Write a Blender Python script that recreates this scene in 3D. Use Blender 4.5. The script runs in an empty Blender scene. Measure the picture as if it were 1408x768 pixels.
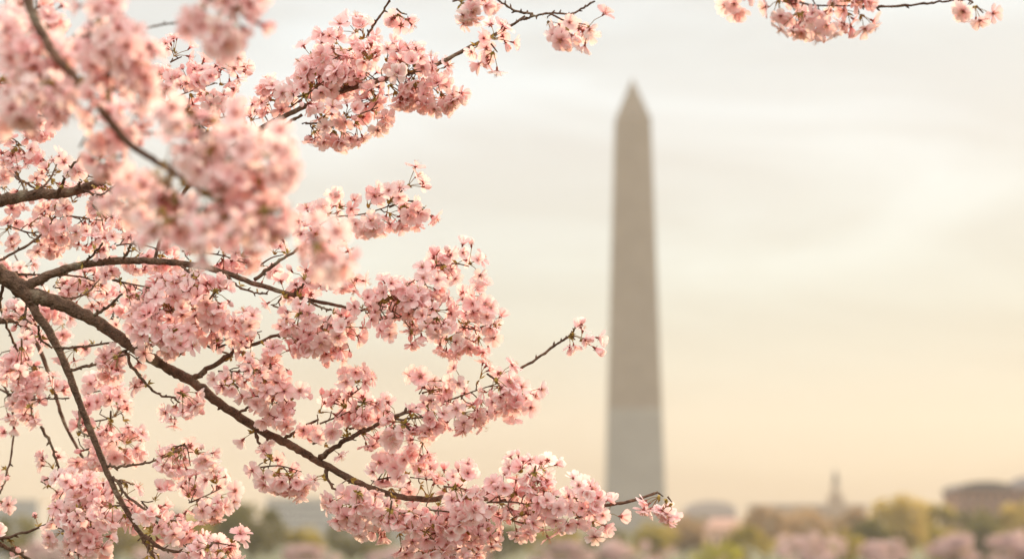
import bpy, math, random
import numpy as np
from mathutils import Vector, Matrix

C = bpy.context.scene.collection
S = bpy.context.scene
R_ = math.radians

# ------------------------------------------------------------------ camera
PW, PH, FPX = 1408.0, 768.0, 3324.4          # photo size and focal length in photo pixels (85 mm)
PITCH = 6.66
CAMZ = 1.7
cam = bpy.data.cameras.new('camera')
cam.sensor_width = 36.0
cam.lens = 85.0
cam.clip_start = 0.05
cam.clip_end = 30000
cam.dof.use_dof = True
cam.dof.focus_distance = 4.0
cam.dof.aperture_fstop = 4.0
camo = bpy.data.objects.new('camera', cam)
C.objects.link(camo)
camo.location = (0, 0, CAMZ)
camo.rotation_euler = (R_(90 + PITCH), 0, 0)
S.camera = camo
cp, sp = math.cos(R_(PITCH)), math.sin(R_(PITCH))

# ------------------------------------------------------------------ sky, sun, exposure
SUN_EL, SUN_AZ = 11.0, 38.0                   # azimuth clockwise from the viewing direction (+Y)
world = bpy.data.worlds.new('World')
S.world = world
world.use_nodes = True
nt = world.node_tree
nt.nodes.clear()
N = nt.nodes.new
L = nt.links.new
out = N('ShaderNodeOutputWorld')
sky = N('ShaderNodeTexSky')
sky.sky_type = 'NISHITA'
sky.sun_disc = False
sky.sun_elevation = R_(SUN_EL)
sky.sun_rotation = R_(SUN_AZ)
sky.dust_density = 3.0
sky.air_density = 1.0
bg1 = N('ShaderNodeBackground'); bg1.inputs['Strength'].default_value = 0.06
L(sky.outputs[0], bg1.inputs['Color'])
# thin bright cloud sheet in front of the blue: warm near the horizon, paler higher up, with soft streaks
tc = N('ShaderNodeTexCoord')
sep = N('ShaderNodeSeparateXYZ'); L(tc.outputs['Generated'], sep.inputs[0])
ramp = N('ShaderNodeValToRGB')
cr = ramp.color_ramp
cr.interpolation = 'B_SPLINE'
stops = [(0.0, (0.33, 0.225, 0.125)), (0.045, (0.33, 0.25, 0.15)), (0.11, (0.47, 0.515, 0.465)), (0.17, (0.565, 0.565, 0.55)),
         (0.215, (0.55, 0.595, 0.60)), (0.25, (0.58, 0.60, 0.605)), (0.34, (1.3, 1.24, 1.16)), (0.55, (1.65, 1.58, 1.47)), (1.0, (1.8, 1.72, 1.6))]  # the unseen upper sky is brightened to add light on the blossoms
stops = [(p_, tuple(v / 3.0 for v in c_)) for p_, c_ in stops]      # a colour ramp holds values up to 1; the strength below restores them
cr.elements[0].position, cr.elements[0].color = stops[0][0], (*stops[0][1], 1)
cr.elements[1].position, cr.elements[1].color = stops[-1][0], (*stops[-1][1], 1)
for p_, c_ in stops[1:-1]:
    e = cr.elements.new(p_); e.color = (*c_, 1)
L(sep.outputs['Z'], ramp.inputs[0])
mp = N('ShaderNodeMapping')
mp.inputs['Rotation'].default_value = (0, R_(-24), 0)
mp.inputs['Scale'].default_value = (5.0, 3.0, 22.0)
L(tc.outputs['Generated'], mp.inputs[0])
nz = N('ShaderNodeTexNoise'); nz.inputs['Scale'].default_value = 1.0; nz.inputs['Detail'].default_value = 5.0
nz.inputs['Roughness'].default_value = 0.5; nz.inputs['Distortion'].default_value = 0.6
L(mp.outputs[0], nz.inputs['Vector'])
mr = N('ShaderNodeMapRange'); mr.inputs['From Min'].default_value = 0.40; mr.inputs['From Max'].default_value = 0.62
mr.inputs['To Min'].default_value = 0.0; mr.inputs['To Max'].default_value = 1.0
L(nz.outputs['Fac'], mr.inputs['Value'])
cl = N('ShaderNodeMix'); cl.data_type = 'RGBA'; cl.blend_type = 'MULTIPLY'
cl.inputs['Factor'].default_value = 1.0
cr2 = N('ShaderNodeValToRGB')
cr2.color_ramp.elements[0].color = (0.89, 0.865, 0.85, 1)
cr2.color_ramp.elements[1].color = (1.04, 1.05, 1.06, 1)
L(mr.outputs[0], cr2.inputs[0])
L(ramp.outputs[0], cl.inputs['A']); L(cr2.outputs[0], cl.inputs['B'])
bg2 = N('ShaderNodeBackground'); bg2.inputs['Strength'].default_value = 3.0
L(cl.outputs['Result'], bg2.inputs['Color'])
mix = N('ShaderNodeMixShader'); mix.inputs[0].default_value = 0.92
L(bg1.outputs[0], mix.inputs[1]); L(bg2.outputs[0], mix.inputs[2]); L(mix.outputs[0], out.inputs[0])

sun = bpy.data.lights.new('sun', 'SUN')
sun.energy = 4.3
sun.angle = R_(0.6)
sun.color = (1.0, 0.70, 0.41)
suno = bpy.data.objects.new('sun', sun); C.objects.link(suno)
sd = Vector((math.sin(R_(SUN_AZ)) * math.cos(R_(SUN_EL)), math.cos(R_(SUN_AZ)) * math.cos(R_(SUN_EL)), math.sin(R_(SUN_EL))))
suno.rotation_euler = sd.to_track_quat('Z', 'Y').to_euler()
suno.location = sd * 50

S.view_settings.view_transform = 'Standard'
S.view_settings.look = 'None'
S.view_settings.exposure = 0.65
S.view_settings.gamma = 1.0
S.render.engine = 'CYCLES'
S.cycles.max_bounces = 14
S.cycles.diffuse_bounces = 9
S.cycles.transmission_bounces = 9
S.cycles.volume_bounces = 1
S.cycles.sample_clamp_indirect = 4.0
S.cycles.use_denoising = True

# ------------------------------------------------------------------ helpers
def P(x, y, d):
    """photo pixel at depth d (metres along the viewing axis) -> world point"""
    u = (x - PW / 2) / FPX * d
    v = -(y - PH / 2) / FPX * d
    return Vector((u, d * cp - v * sp, CAMZ + d * sp + v * cp))

def mat(name):
    m = bpy.data.materials.new(name); m.use_nodes = True
    t = m.node_tree; t.nodes.clear()
    return m, t, t.nodes.new, t.links.new

def noise_mat(name, c1, c2, scale=5.0, rough=0.9, bump=0.0, detail=6.0, stretch=(1, 1, 1), bdist=0.01):
    m, t, N, L = mat(name)
    o = N('ShaderNodeOutputMaterial'); b = N('ShaderNodeBsdfPrincipled')
    tc = N('ShaderNodeTexCoord'); mp = N('ShaderNodeMapping'); mp.inputs['Scale'].default_value = stretch
    n = N('ShaderNodeTexNoise'); n.inputs['Scale'].default_value = scale; n.inputs['Detail'].default_value = detail
    r = N('ShaderNodeValToRGB'); r.color_ramp.elements[0].position = 0.32; r.color_ramp.elements[1].position = 0.7
    r.color_ramp.elements[0].color = (*c1, 1); r.color_ramp.elements[1].color = (*c2, 1)
    L(tc.outputs['Object'], mp.inputs[0]); L(mp.outputs[0], n.inputs['Vector']); L(n.outputs['Fac'], r.inputs[0])
    L(r.outputs[0], b.inputs['Base Color']); b.inputs['Roughness'].default_value = rough
    b.inputs['Specular IOR Level'].default_value = 0.25
    if bump:
        bp = N('ShaderNodeBump'); bp.inputs['Strength'].default_value = bump; bp.inputs['Distance'].default_value = bdist
        L(n.outputs['Fac'], bp.inputs['Height']); L(bp.outputs[0], b.inputs['Normal'])
    L(b.outputs[0], o.inputs[0])
    return m

class MB:
    """numpy-backed mesh builder"""
    def __init__(self):
        self.v, self.f, self.m, self.a = [], [], [], []
        self.n = 0
    def add(self, v, faces, mi=0, attr=None):
        v = np.asarray(v, dtype=np.float64)
        self.v.append(v)
        f = [(np.asarray(q, dtype=np.int64) + self.n) for q in faces]
        self.f.extend(f)
        self.m.extend([mi] * len(f))
        self.a.append(np.zeros((len(v), 3)) if attr is None else np.asarray(attr, dtype=np.float64))
        self.n += len(v)
    def addq(self, v, quads, mi, attr=None):
        """quads: (k,4) array"""
        v = np.asarray(v); self.v.append(v)
        self.f.append(np.asarray(quads, dtype=np.int64) + self.n)
        self.m.append((mi, len(quads)))
        self.a.append(np.zeros((len(v), 3)) if attr is None else attr)
        self.n += len(v)
    def box(self, x0, x1, y0, y1, z0, z1, mi=0, top=None):
        if top is None: top = (x0, x1, y0, y1)
        a, b, c, d = top
        v = [(x0, y0, z0), (x1, y0, z0), (x1, y1, z0), (x0, y1, z0), (a, c, z1), (b, c, z1), (b, d, z1), (a, d, z1)]
        self.add(v, [(0, 3, 2, 1), (4, 5, 6, 7), (0, 1, 5, 4), (1, 2, 6, 5), (2, 3, 7, 6), (3, 0, 4, 7)], mi)
    def build(self, name, mats, parent=None, smooth=True, loc=(0, 0, 0), attr=False):
        me = bpy.data.meshes.new(name)
        V = np.concatenate(self.v) - np.asarray(loc)
        idx, starts, mi = [], [], []
        s = 0
        for q, m in zip(self.f, self._mi()):
            if q.ndim == 1:
                idx.append(q); starts.append(np.array([s])); s += len(q); mi.append(np.array([m]))
            else:
                k = q.shape[1]
                idx.append(q.ravel()); starts.append(s + np.arange(len(q)) * k); s += q.size; mi.append(np.full(len(q), m))
        idx, starts, mi = np.concatenate(idx), np.concatenate(starts), np.concatenate(mi)
        me.vertices.add(len(V)); me.vertices.foreach_set('co', V.astype(np.float32).ravel())
        me.loops.add(len(idx)); me.loops.foreach_set('vertex_index', idx.astype(np.int32))
        me.polygons.add(len(starts)); me.polygons.foreach_set('loop_start', starts.astype(np.int32))
        me.polygons.foreach_set('material_index', mi.astype(np.int32))
        me.polygons.foreach_set('use_smooth', np.full(len(starts), smooth))
        if attr:
            A = np.concatenate(self.a)
            at = me.attributes.new('tint', 'FLOAT_VECTOR', 'POINT')
            at.data.foreach_set('vector', A.astype(np.float32).ravel())
        for m in (mats if isinstance(mats, (list, tuple)) else [mats]): me.materials.append(m)
        me.update(calc_edges=True); me.validate()
        o = bpy.data.objects.new(name, me); C.objects.link(o)
        o.location = loc
        if parent is not None:
            o.parent = parent
            if tuple(loc) == (0, 0, 0):
                o.location = -parent_world(parent)
        return o
    def _mi(self):
        for m in self.m:
            yield m[0] if isinstance(m, tuple) else m

def parent_world(o):
    p = Vector((0, 0, 0))
    while o is not None:
        p = p + Vector(o.location); o = o.parent
    return p

def empty(name, loc, label, cat, group=None):
    o = bpy.data.objects.new(name, None); C.objects.link(o); o.location = loc
    o.empty_display_size = 0.2
    o['label'] = label; o['category'] = cat
    if group: o['group'] = group
    return o

def catmull(pts, n):
    """pts: (k,dim) array -> smooth curve with n samples per span"""
    p = np.asarray(pts, float)
    p = np.vstack([2 * p[0] - p[1], p, 2 * p[-1] - p[-2]])
    o = []
    for i in range(1, len(p) - 2):
        for t in np.arange(n) / n:
            a, b, c, d = p[i - 1], p[i], p[i + 1], p[i + 2]
            o.append(0.5 * ((2 * b) + (c - a) * t + (2 * a - 5 * b + 4 * c - d) * t * t + (3 * b - a - 3 * c + d) * t ** 3))
    o.append(p[-2])
    return np.array(o)

def tube(mb, pts, rad, sides=6, mi=0, attr=None, cap=True):
    pts = np.asarray(pts, float); rad = np.asarray(rad, float)
    n = len(pts)
    tan = np.gradient(pts, axis=0); tan /= np.linalg.norm(tan, axis=1)[:, None] + 1e-12
    ref = np.array([0.0, 0.0, 1.0]) if abs(tan[0][2]) < 0.9 else np.array([1.0, 0, 0])
    u = np.cross(tan[0], ref); u /= np.linalg.norm(u)
    ang = np.arange(sides) * 2 * math.pi / sides
    V = np.empty((n, sides, 3))
    for i in range(n):
        u = u - tan[i] * np.dot(u, tan[i]); u /= np.linalg.norm(u) + 1e-12
        w = np.cross(tan[i], u)
        V[i] = pts[i] + rad[i] * (np.cos(ang)[:, None] * u + np.sin(ang)[:, None] * w)
    i0 = (np.arange(n - 1)[:, None] * sides + np.arange(sides)[None, :])
    i1 = (np.arange(n - 1)[:, None] * sides + (np.arange(sides)[None, :] + 1) % sides)
    q = np.stack([i0, i1, i1 + sides, i0 + sides], axis=-1).reshape(-1, 4)
    A = None
    if attr is not None: A = np.tile(np.asarray(attr, float), (n * sides, 1))
    VV = V.reshape(-1, 3)
    mb.addq(VV, q, mi, A if A is not None else np.zeros((n * sides, 3)))
    if cap:
        base = mb.n - n * sides
        mb.f.append(np.arange(sides)[::-1] + base); mb.m.append(mi)
        mb.f.append(np.arange(sides) + base + (n - 1) * sides); mb.m.append(mi)

# ------------------------------------------------------------------ ground
MON = Vector((P(873, 735, 897)[0], P(873, 735, 897)[1], 0))
def ground_z(x, y):
    r = math.hypot(x - MON.x, y - MON.y)
    return 11.7 * math.exp(-(r / 190.0) ** 2)

def ground():
    mb = MB()
    xs = np.concatenate([np.linspace(-2800, -700, 12), np.linspace(-600, 700, 53), np.linspace(800, 2800, 12)])
    ys = np.concatenate([np.linspace(-400, 300, 8), np.linspace(340, 1500, 47), np.linspace(1600, 3200, 12)])
    V = [(x, y, ground_z(x, y)) for y in ys for x in xs]
    nx = len(xs)
    q = np.array([(j * nx + i, j * nx + i + 1, (j + 1) * nx + i + 1, (j + 1) * nx + i) for j in range(len(ys) - 1) for i in range(nx - 1)])
    mb.addq(np.array(V), q, 0)
    o = mb.build('ground', noise_mat('grass_ground', (0.045, 0.06, 0.022), (0.10, 0.10, 0.045), 0.35, 0.95, 0.3, 8.0))
    o['kind'] = 'structure'
    o['label'] = 'green brown park lawn rising gently under the stone obelisk'
ground()

# ------------------------------------------------------------------ monument
def stone_mat(name, c1, c2, mortar):
    m, t, N, L = mat(name)
    o = N('ShaderNodeOutputMaterial'); b = N('ShaderNodeBsdfPrincipled')
    tc = N('ShaderNodeTexCoord'); sx = N('ShaderNodeSeparateXYZ'); ad = N('ShaderNodeMath'); cx = N('ShaderNodeCombineXYZ')
    L(tc.outputs['Object'], sx.inputs[0]); L(sx.outputs['X'], ad.inputs[0]); L(sx.outputs['Y'], ad.inputs[1])
    L(ad.outputs[0], cx.inputs['X']); L(sx.outputs['Z'], cx.inputs['Y'])
    br = N('ShaderNodeTexBrick'); br.inputs['Scale'].default_value = 1.0
    br.inputs['Brick Width'].default_value = 1.6; br.inputs['Row Height'].default_value = 0.61
    br.inputs['Mortar Size'].default_value = 0.012
    br.inputs['Color1'].default_value = (*c1, 1); br.inputs['Color2'].default_value = (*c2, 1); br.inputs['Mortar'].default_value = (*mortar, 1)
    L(cx.outputs[0], br.inputs['Vector'])
    n = N('ShaderNodeTexNoise'); n.inputs['Scale'].default_value = 0.12; n.inputs['Detail'].default_value = 8
    L(tc.outputs['Object'], n.inputs['Vector'])
    mx = N('ShaderNodeMix'); mx.data_type = 'RGBA'; mx.blend_type = 'MULTIPLY'; mx.inputs['Factor'].default_value = 0.35
    L(br.outputs['Color'], mx.inputs['A']); L(n.outputs['Fac'], mx.inputs['B'])
    L(mx.outputs['Result'], b.inputs['Base Color']); b.inputs['Roughness'].default_value = 0.85
    bp = N('ShaderNodeBump'); bp.inputs['Strength'].default_value = 0.3; bp.inputs['Distance'].default_value = 0.03
    L(br.outputs['Fac'], bp.inputs['Height']); bp.invert = True; L(bp.outputs[0], b.inputs['Normal'])
    L(b.outputs[0], o.inputs[0])
    return m

def monument():
    S_ = 897 / FPX                                     # metres per photo pixel there
    base = Vector((MON.x, MON.y, 11.6))
    root = empty('obelisk', base, 'tall pale stone obelisk with a pointed top standing alone above the trees', 'monument')
    ztop, zsh, zch = (735 - 96) * S_, (735 - 158) * S_, (735 - 563) * S_
    w_at = lambda z: (49 + (83 - 49) * (1 - z / zsh)) * S_ / 2
    def frustum(z0, z1, w0, w1, n=1):
        mb = MB(); mb.box(-w0, w0, -w0, w0, z0, z1, 0, (-w1, w1, -w1, w1)); return mb
    up = stone_mat('monument_stone_upper', (0.29, 0.235, 0.182), (0.245, 0.20, 0.157), (0.22, 0.18, 0.14))
    lo = stone_mat('monument_stone_lower', (0.315, 0.295, 0.265), (0.27, 0.255, 0.23), (0.24, 0.22, 0.2))
    top = stone_mat('monument_stone_top_dimmed', (0.245, 0.20, 0.153), (0.21, 0.172, 0.133), (0.22, 0.18, 0.14))  # upper shaft stone with its colour darkened to offset extra skylight on the pyramidion
    a = frustum(-2.0, zch, w_at(-2.0), w_at(zch)).build('lower_shaft', lo, None, False); a.parent = root
    a['label'] = 'lower shaft of paler grey marble'
    b = frustum(zch, zsh, w_at(zch), w_at(zsh)).build('upper_shaft', up, None, False); b.parent = root
    b['label'] = 'upper shaft of warmer tan marble'
    wt = w_at(zsh)
    c = frustum(zsh, ztop - 0.4, wt, 0.12).build('pyramidion', top, None, False); c.parent = root
    tip = MB(); tip.box(-.12, .12, -.12, .12, ztop - 0.4, ztop, 0, (-.01, .01, -.01, .01))
    metal = noise_mat('aluminium_tip', (0.45, 0.45, 0.45), (0.55, 0.55, 0.55), 20, 0.4)
    d = tip.build('capstone', metal, None, False); d.parent = c
    dark = noise_mat('window_dark', (0.03, 0.03, 0.03), (0.05, 0.05, 0.05), 5, 0.3)
    for k in range(4):
        for sgn in (-1, 1):
            w = MB(); z0 = zsh + 1.0; f = wt * (1 - 1.0 / (ztop - zsh))
            w.box(sgn * 1.6 - .45, sgn * 1.6 + .45, -f - 0.02, -f + 0.7, z0, z0 + 0.7)
            o = w.build('window', dark, None, False); o.parent = c; o.rotation_euler = (0, 0, k * math.pi / 2)
monument()

# ------------------------------------------------------------------ far trees and buildings
rng = np.random.default_rng(7)
def leaf_mat(name, c1, c2, c3, transl=0.5):
    m, t, N, L = mat(name)
    o = N('ShaderNodeOutputMaterial')
    at = N('ShaderNodeAttribute'); at.attribute_name = 'tint'
    sx = N('ShaderNodeSeparateXYZ'); L(at.outputs['Vector'], sx.inputs[0])
    r = N('ShaderNodeValToRGB'); r.color_ramp.elements[0].color = (*c1, 1); r.color_ramp.elements[1].color = (*c3, 1)
    e = r.color_ramp.elements.new(0.5); e.color = (*c2, 1)
    L(sx.outputs['X'], r.inputs[0])
    d = N('ShaderNodeBsdfDiffuse'); tr = N('ShaderNodeBsdfTranslucent'); mx = N('ShaderNodeMixShader'); mx.inputs[0].default_value = transl
    L(r.outputs[0], d.inputs[0]); L(r.outputs[0], tr.inputs[0]); L(d.outputs[0], mx.inputs[1]); L(tr.outputs[0], mx.inputs[2])
    L(mx.outputs[0], o.inputs[0])
    return m
LEAF = {
    'olive':  leaf_mat('leaf_olive', (0.210, 0.176, 0.033), (0.350, 0.277, 0.061), (0.504, 0.405, 0.094)),
    'dark':   leaf_mat('leaf_dark', (0.101, 0.101, 0.033), (0.169, 0.155, 0.052), (0.243, 0.216, 0.075)),
    'yellow': leaf_mat('leaf_yellow', (0.29, 0.22, 0.055), (0.45, 0.34, 0.09), (0.59, 0.45, 0.14)),
    'brown':  leaf_mat('leaf_brown', (0.266, 0.168, 0.084), (0.392, 0.266, 0.140), (0.532, 0.378, 0.210)),
    'lime':   leaf_mat('leaf_lime', (0.240, 0.240, 0.040), (0.384, 0.360, 0.060), (0.504, 0.456, 0.090)),
    'pink':   leaf_mat('blossom_far', (0.527, 0.383, 0.383), (0.629, 0.484, 0.476), (0.714, 0.578, 0.561), 0.5),
}
BARK_FAR = noise_mat('bark_far', (0.06, 0.045, 0.035), (0.11, 0.085, 0.065), 3, 0.95, 0.4)

def crown_mesh(cx, cy, z0, z1, w, n_clump, n_leaf, size, rg):
    """leaf cards spread through uneven clumps that fill an irregular crown volume"""
    mb = MB()
    H = z1 - z0
    th = rg.uniform(0, 2 * math.pi, n_clump); cz = rg.uniform(-1, 1, n_clump); rr = rg.uniform(0.15, 1, n_clump) ** 0.5
    sx = np.sqrt(1 - np.clip(cz, -1, 1) ** 2 * 0.85)
    cc = np.stack([np.cos(th) * rr * sx * w * 0.47, np.sin(th) * rr * sx * w * 0.47, cz * H * 0.42 * rg.uniform(.8, 1.1, n_clump)], 1)
    cr_ = rg.uniform(0.09, 0.22, n_clump) * min(w, H * 1.2)
    ct = rg.uniform(0, 1, n_clump)
    vs, qs, at = [], [], []
    k = n_clump * n_leaf
    ci = np.repeat(np.arange(n_clump), n_leaf)
    d = rg.normal(size=(k, 3)); d /= np.linalg.norm(d, axis=1)[:, None]
    p = cc[ci] + d * (cr_[ci] * rg.uniform(0.25, 1.08, k) ** 0.6)[:, None] * np.array([1, 1, 0.8])
    p += np.array([cx, cy, (z0 + z1) / 2])
    a = rg.normal(size=(k, 3)); a /= np.linalg.norm(a, axis=1)[:, None]
    b = np.cross(a, rg.normal(size=(k, 3))); b /= np.linalg.norm(b, axis=1)[:, None]
    s = size * rg.uniform(0.6, 1.3, k)[:, None]
    V = np.stack([p - a * s, p - b * s * 0.6, p + a * s, p + b * s * 0.6], 1).reshape(-1, 3)
    q = np.arange(4 * k).reshape(k, 4)
    tint = np.clip(ct[ci] * 0.6 + rg.uniform(0, 0.4, k), 0, 1)
    A = np.zeros((4 * k, 3)); A[:, 0] = np.repeat(tint, 4)
    mb.addq(V, q, 0, A)
    return mb, cc + np.array([cx, cy, (z0 + z1) / 2])

def tree(name, px, ytop, D, wpx, kind, label, cat='tree', group=None, trunk_frac=0.22, seed=0):
    rg = np.random.default_rng(seed + int(px * 13 + D))
    top = P(px, ytop, D)
    x, y, ztop = top
    w = wpx * D / FPX
    gz = ground_z(x, y)
    H = ztop - gz
    root = empty(name, (x, y, gz), label, cat, group)
    z0 = gz + H * trunk_frac
    ncl = 34
    mb, cc = crown_mesh(x, y, z0, ztop, w, ncl, 90, max(0.16, 0.035 * H), rg)
    # trunk with limbs into the clumps
    tb = MB()
    r0 = max(0.1, 0.026 * H)
    fork = np.array([x + rg.normal() * .1, y + rg.normal() * .1, gz + H * (trunk_frac + .06)])
    tube(tb, [[x, y, gz - .3], [x + .03 * H * rg.normal() * .3, y, gz + H * trunk_frac * .5], fork], [r0 * 1.35, r0, r0 * .85], 9)
    for c in cc[rg.choice(ncl, 14, replace=False)]:
        midp = fork * .5 + c * .5 + np.array([0, 0, H * .05])
        cur = catmull([fork, midp, c], 4)
        tube(tb, cur, np.linspace(r0 * .5, r0 * .08, len(cur)), 5)
    tb.build('trunk', BARK_FAR, root, loc=(0, 0, 0))
    mb.build('crown', LEAF[kind], root, smooth=False, attr=True)
    return root

GT, GC = 'green and brown trees along the far park', 'pink cherry trees along the far shore'
# right of the obelisk
T = [
 ('leafy_tree', 1236, 679, 560, 92, 'yellow', 'largest yellow green tree, standing between the thin tower and the red brown building'),
 ('leafy_tree', 1286, 692, 580, 56, 'olive', 'small olive tree right against the big yellow green tree'),
 ('leafy_tree', 1347, 697, 480, 70, 'dark', 'dark green tree in front of the red brown building'),
 ('leafy_tree', 1404, 690, 520, 66, 'yellow', 'yellow green tree at the right edge before the red brown building'),
 ('budding_tree', 1052, 696, 620, 64, 'brown', 'brown budding tree just right of the small peach house'),
 ('budding_tree', 1108, 703, 600, 74, 'brown', 'brown budding tree before the long flat roofed building'),
 ('budding_tree', 1166, 700, 640, 62, 'brown', 'brown budding tree below the thin tower'),
 ('leafy_tree', 1196, 712, 430, 60, 'dark', 'low dark green tree left of the big yellow green tree'),
 ('leafy_tree', 940, 706, 560, 66, 'brown', 'brown olive tree at the right foot of the obelisk'),
 ('leafy_tree', 1028, 722, 420, 70, 'olive', 'low olive tree right of the yellow green bush'),
 ('leafy_tree', 1300, 722, 400, 60, 'olive', 'low olive tree behind the pink cherry below the red brown building'),
 ('leafy_tree', 1150, 727, 380, 80, 'olive', 'low olive tree behind the pale pink cherry below the thin tower'),
 ('leafy_tree', 896, 716, 440, 70, 'olive', 'low olive tree in front of the foot of the obelisk'),
 # left of the obelisk
 ('leafy_tree', 828, 724, 470, 84, 'dark', 'low dark green tree left of the foot of the obelisk'),
 ('leafy_tree', 762, 722, 450, 84, 'olive', 'low olive tree behind the lowest hanging blossoms near the obelisk'),
 ('leafy_tree', 690, 716, 420, 90, 'dark', 'dark green tree behind the lowest hanging blossoms'),
 ('leafy_tree', 606, 722, 400, 90, 'dark', 'dark green tree under the thick lower blossom mass'),
 ('leafy_tree', 500, 706, 430, 110, 'dark', 'broad dark tree right of the pale grey building'),
 ('leafy_tree', 346, 686, 400, 108, 'dark', 'tall rounded dark olive tree left of the pale grey building'),
 ('leafy_tree', 262, 706, 420, 84, 'olive', 'olive tree seen through the gap left of the tall rounded tree'),
 ('leafy_tree', 160, 700, 460, 110, 'olive', 'olive tree mostly hidden by the lower left blossoms'),
 ('leafy_tree', 22, 706, 430, 84, 'dark', 'dark green tree at the left edge behind hanging twigs'),
 ('leafy_tree', 420, 726, 400, 60, 'olive', 'low olive tree in front of the pale grey building'),
]
for i, (nm, px, yt, D, w, k, lab) in enumerate(T):
    tree(nm, px, yt, D, w, k, lab, 'tree', GT, seed=i)
CH = [
 (1112, 734, 250, 118, 'rounded pink cherry tree below the thin tower'),
 (1312, 733, 260, 74, 'pink cherry tree below the dark green tree and red brown building'),
 (1394, 732, 250, 78, 'pink cherry tree in the lower right corner'),
 (1214, 742, 270, 76, 'pale pink cherry tree under the big yellow green tree'),
 (872, 742, 240, 120, 'broad pink cherry tree below the obelisk'),
 (772, 744, 230, 110, 'pink cherry tree under the lowest hanging blossoms left of the obelisk'),
 (640, 752, 230, 90, 'pink cherry tree at the bottom edge under the thick blossom mass'),
 (428, 748, 240, 90, 'pink cherry tree below the pale grey building'),
 (540, 754, 240, 80, 'pink cherry tree below the broad dark tree'),
 (72, 744, 240, 120, 'pink cherry tree in the lower left corner'),
 (236, 748, 250, 120, 'pink cherry tree behind the lower left blossoms'),
]
for i, (px, yt, D, w, lab) in enumerate(CH):
    tree('cherry_tree', px, yt, D, w, 'pink', lab, 'cherry tree', GC, trunk_frac=0.3, seed=50 + i)
tree('leafy_bush', 992, 744, 300, 84, 'lime', 'bright yellow green bush at the bottom edge right of the obelisk', 'bush', None, 0.08, 90)

def treeline():
    rg = np.random.default_rng(3)
    mb = MB()
    for i in range(130):
        px = -900 + i * 25 + rg.uniform(-8, 8)
        D = rg.uniform(980, 1080)
        if abs(px - 873) < 30: D = 1080
        yt = rg.uniform(703, 716)
        x, y, zt = P(px, yt, D)
        gz = ground_z(x, y)
        m, _ = crown_mesh(x, y, gz - 1, zt, rg.uniform(9, 15), 16, 46, 0.9, rg)
        m.a[0][:, 0] = m.a[0][:, 0] * 0.6 + rg.uniform(0, 0.4)
        mb.addq(m.v[0], m.f[0], 0, m.a[0])
    o = mb.build('distant_treeline', leaf_mat('leaf_distant', (0.126, 0.102, 0.048), (0.198, 0.153, 0.072), (0.288, 0.212, 0.096)), smooth=False, attr=True)
    o['kind'] = 'stuff'; o['label'] = 'hazy brown green line of distant woods along the horizon'
treeline()

WALL_RED = noise_mat('wall_red_brown', (0.22, 0.125, 0.095), (0.28, 0.165, 0.125), 0.6, 0.9)
WALL_GREY = noise_mat('wall_grey', (0.33, 0.33, 0.33), (0.40, 0.40, 0.39), 0.5, 0.9)
WALL_TAN = noise_mat('wall_tan', (0.26, 0.19, 0.14), (0.33, 0.24, 0.18), 0.5, 0.9)
WALL_MAUVE = noise_mat('wall_mauve', (0.27, 0.235, 0.235), (0.33, 0.29, 0.285), 0.5, 0.9)
WALL_PEACH = noise_mat('wall_peach', (0.62, 0.40, 0.29), (0.70, 0.47, 0.35), 0.8, 0.9)
ROOF_DARK = noise_mat('roof_slate', (0.10, 0.085, 0.085), (0.15, 0.13, 0.125), 1.5, 0.8)
ROOF_PINK = noise_mat('roof_tile', (0.42, 0.25, 0.19), (0.50, 0.31, 0.24), 1.5, 0.8)
GLASS = noise_mat('window_glass', (0.03, 0.033, 0.04), (0.06, 0.065, 0.075), 0.4, 0.12)
TRIM = noise_mat('trim_stone', (0.42, 0.37, 0.32), (0.5, 0.45, 0.4), 1.0, 0.85)

def part(mb, name, m, root, smooth=False):
    o = mb.build(name, m, None, smooth); o.parent = root; return o

def window_grid(root, x0, x1, yf, z0, z1, nx, nz, ww, wh):
    for j in range(nz):
        for i in range(nx):
            cx = x0 + (i + .5) * (x1 - x0) / nx
            cz = z0 + (j + .5) * (z1 - z0) / nz
            m = MB(); m.box(cx - ww / 2, cx + ww / 2, yf - 0.03, yf + 0.3, cz - wh / 2, cz + wh / 2)
            w = part(m, 'window', GLASS, root)
            s = MB(); s.box(cx - ww / 2 - .15, cx + ww / 2 + .15, yf - 0.25, yf + 0.05, cz - wh / 2 - .25, cz - wh / 2 - .003)
            part(s, 'sill', TRIM, w)

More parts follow.
